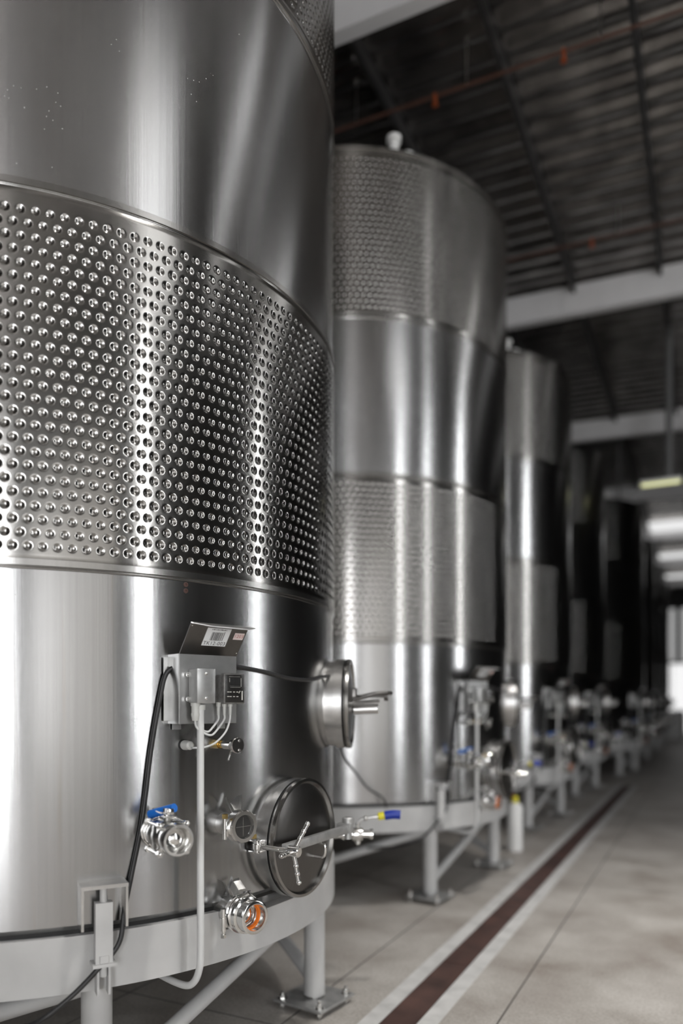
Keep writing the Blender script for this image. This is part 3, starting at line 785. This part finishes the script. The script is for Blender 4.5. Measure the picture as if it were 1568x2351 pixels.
def make_drain():
    t = thing('drain_outlet', '', 'outlet coupling')
    G().lathe((0, 0, 0), (1, 0, 0), [(-.04, .052), (.060, .052), (.060, .046)], 48).done('port_neck', M['satin'], t)
    G().ring((.055, 0, 0), (1, 0, 0), [(0, .056), (.004, .066), (.018, .068), (.022, .064), (.022, .045), (0, .045)], 64).done('clamp_ring', M['steel'], t)
    g = G().ring((.080, 0, 0), (1, 0, 0), [(0, .050), (.002, .066), (.010, .069), (.014, .064), (.024, .062), (.028, .066), (.036, .066), (.040, .058), (.066, .056), (.068, .060), (.076, .060), (.078, .057), (.078, .047), (.020, .043), (0, .043)], 64)
    g.done('coupling_body', M['steel'], t)
    G().ring((.116, 0, 0), (1, 0, 0), [(0, .0462), (.013, .0468), (.013, .0415), (0, .0400)], 56).done('gasket', M['orange'], t)
    G().lathe((.098, 0, 0), (1, 0, 0), [(0, .044), (.006, .034), (.010, .018), (.011, 0)], 40, close=False).done('end_plug', M['steel'], t)
    g = G().cyl((.067, -.074, -.050), (.067, -.074, .030), .0105, seg=18).cyl((.067, -.074, -.006), (.067, -.074, -.002), .0125, seg=18).box((.067, -.066, -.012), (.024, .016, .050), bev=.002)
    g.cyl((.067, -.074, -.062), (.067, -.074, -.050), .006, seg=12); bolt(g, (.067, -.074, -.074), (0, 0, 1), .0105, .012)
    g.done('hinge_pin', M['steel'], t)
    g = G().box((.088, .000, .076), (.045, .036, .006), Matrix.Rotation(D(-25), 3, 'Y')).box((.052, .012, .097), (.040, .032, .0035), Matrix.Rotation(D(40), 3, 'Y'))
    g.cyl((.060, -.036, .040), (.115, .004, .082), .0085, seg=16).cyl((.052, -.046, .018), (.078, -.046, .018), .015, seg=20).cyl((.092, .030, .068), (.092, .052, .050), .007, seg=14)
    g.done('clamp_lever', M['steel'], t)
    fins(t, .025, .050, .022)
    return t
def make_side_valve():
    t = thing('side_valve', '', 'valve')
    g = G().lathe((0, 0, 0), (1, 0, 0), [(-.02, .022), (.05, .022), (.05, .030), (.062, .030), (.062, .020), (.10, .020), (.10, .032), (.125, .034), (.150, .030), (.150, .018), (.185, .018), (.185, .026), (.20, .026), (.20, 0)], 32)
    g.cyl((.125, 0, .02), (.125, 0, .055), .010, seg=14).cyl((.125, 0, -.05), (.125, 0, -.03), .014, seg=14)
    g.done('valve_body', M['steel'], t)
    l = G().tube([(.125, 0, .055), (.15, 0, .075), (.235, 0, .088)], .007).sphere((.165, 0, .078), .014).done('lever', M['satin'], t)
    G().cyl((.225, 0, .087), (.262, 0, .093), .019, seg=18, bev=.004).done('yellow_grip', M['yellow'], l)
    G().tube([(.258, 0, .092), (.30, 0, .098), (.335, 0, .096)], .0225, seg=18).done('blue_grip', M['navy'], l)
    return t
protos = dict(
    panel=(make_panel(), -22.25, 1.547), probe=(make_probe(), -24.6, 1.349), sample=(make_sample_valve(), -18.9, 1.347),
    ball=(make_ball_valve(), -29.7, 1.062), sight=(make_sight(), -17.6, 1.052), drain=(make_drain(), -16.9, .728), side=(make_side_valve(), 24.0, .85))

# conduit and cables in the tank's own frame (axis at origin, z from the floor)
def make_conduit():
    pts = [cylz(-24.1, R + .098, 1.486), cylz(-24.1, R + .098, 1.2), cylz(-24.1, R + .098, .9), cylz(-24.1, R + .098, .64), cylz(-24.2, R + .092, .57), cylz(-24.5, R + .066, .522), cylz(-25, R + .02, .503), cylz(-26, R - .10, .505), cylz(-27, R - .35, .51)]
    t = thing('conduit_pipe', '', 'pipe')
    G().tube(pts, .0125, seg=20, smooth=8).done('pipe', M['pvc'], t)
    G().cyl(cylz(-24.1, R + .098, 1.492), cylz(-24.1, R + .098, 1.474), .0165, seg=24).done('collar', M['gland'], t)
    return t
conduit = make_conduit()
def make_cable():
    P = [cylz(-26.0, R + .035, 1.63), cylz(-27.6, R + .014, 1.60), cylz(-28.6, R + .012, 1.50), cylz(-29.8, R + .011, 1.33), cylz(-31.0, R + .011, 1.10), cylz(-32.4, R + .012, .93), cylz(-33.7, R + .03, .80), cylz(-34.6, R + .05, .70),
         cylz(-37.5, R + .05, .62), cylz(-41, R + .06, .545), cylz(-45, R + .05, .48), cylz(-50, R - .1, .42), cylz(-58, R - .2, .40)]
    return G().tube(P, .0085, seg=14, smooth=8).done('power_cable', M['rubber'])
cable = make_cable()
def make_side_cable():
    P = [cylz(-17.2, R + .012, 1.640), cylz(-10, R + .009, 1.622), cylz(-3, R + .009, 1.600), cylz(5, R + .009, 1.598), cylz(11, R + .009, 1.615), cylz(16, R + .02, 1.62), cylz(24, R + .02, 1.58), cylz(33, R + .03, 1.42),
         Vector((1.20, .806, 1.323)), Vector((1.081, 1.096, 1.197)), Vector((.985, 1.47, 1.060)), Vector((.90, 1.84, .925)), Vector((.885, 2.12, .83)), Vector((.88, 2.20, .745))]
    return G().tube(P, .0075, seg=14, smooth=8).done('hanging_cable', M['rubber'])
scable = make_side_cable()

# ------------------------------------------------------------------ the row of tanks
ords = ['nearest', 'second', 'third', 'fourth', 'fifth', 'sixth', 'seventh', 'eighth']
tl = ['large stainless wine tank filling the left of the photo with dimpled band and two manways',
      'second stainless wine tank in the row, its upper dimpled band and rim in view',
      'third stainless wine tank in the row, narrow with a bright vertical reflection',
      'fourth stainless wine tank in the row, dim and blurred behind the third',
      'fifth tank in the row, very dark, its top below the yellowish lamps',
      'sixth tank in the row, dark sliver beyond the fifth', 'seventh tank in the row, dark sliver near the far doorway',
      'last visible tank in the row, beside the far doorway']
names_ = dict(panel='steel control panel with grey junction box and black controller on the %s tank',
              probe='small pale temperature probe cap below the control panel of the %s tank',
              sample='small round stainless sample valve below the control panel of the %s tank',
              ball='stainless ball valve with blue lever grip low on the %s tank',
              sight='round clamped sight glass left of the lower manway on the %s tank',
              drain='stainless drain coupling with orange gasket at the bottom of the %s tank',
              side='side valve with yellow and dark blue lever grip low on the %s tank')
cats = dict(panel='control panels on the tanks', probe='temperature probes on the tanks', sample='sample valves on the tanks', ball='ball valves on the tanks',
            sight='sight glasses on the tanks', drain='drain couplings on the tanks', side='side valves on the tanks')
index_children()
def centre(n): return (-L, A0 + n * S) if n < 4 else (-2.80, 16.75 + (n - 4) * 3.75)
for n in range(8):
    cx_, cy_ = centre(n); k = 1.0 if n < 4 else 1.15
    t = tank if n == 0 else copy_tree(tank)
    t.location = (cx_, cy_, 0); t.scale = (k, k, 1); tag(t, tl[n], 'tank', 'wine tanks')
    if n > 5: continue
    for key, (o, th, z) in protos.items():
        if n > 3 and key in ('probe', 'sample'): continue
        c = o if n == 0 else copy_tree(o)
        c.location = (cx_ + R * k * math.cos(D(th)), cy_ + R * k * math.sin(D(th)), z); c.rotation_euler = (0, 0, D(th))
        tag(c, names_[key] % ords[n], c['category'], cats[key])
    c = conduit if n == 0 else copy_tree(conduit)
    c.location = (cx_, cy_, 0); c.scale = (k, k, 1); tag(c, 'light grey conduit pipe running down from the control panel of the %s tank' % ords[n], 'pipe', 'conduit pipes')
    if n < 4:
        for q, lab, gname in ((cable, 'black power cable hanging left of the control panel of the %s tank', 'power cables'), (scable, 'thin black cable running round the %s tank behind its upper manway', 'hanging cables')):
            c = q if n == 0 else copy_tree(q)
            c.location = (cx_, cy_, 0); tag(c, lab % ords[n], 'cable', gname)

# ------------------------------------------------------------------ small things on the floor
t = thing('canister', 'white upright canister with orange cap on the floor beyond the second tank', 'canister', None, (-1.745, 7.50, 0))
G().lathe((0, 0, 0), (0, 0, 1), [(0, .066), (.005, .074), (.44, .074), (.475, .060), (.49, .030)], 36).done('body', M['white'], t)
G().cyl((0, 0, .49), (0, 0, .55), .030, seg=20, bev=.004).done('cap', M['yellow'], t)
G().tube([(0, 0, .53), (-.03, -.03, .57), (-.07, -.05, .56), (-.10, -.07, .50)], .010).done('nozzle', M['bulb'], t)
t = thing('drum', 'white plastic drum standing at the far end near the right edge', 'drum', None, (-1.25, 33.0, 0))
G().lathe((0, 0, 0), (0, 0, 1), [(0, .42), (.02, .46), (.35, .47), (.37, .49), (.40, .47), (.75, .47), (.78, .49), (.81, .47), (1.15, .46), (1.18, .42), (1.18, 0)], 48).done('drum_body', M['white'], t)
G().cyl((.2, 0, 1.17), (.2, 0, 1.22), .06, seg=20).done('bung', M['navy'], t)
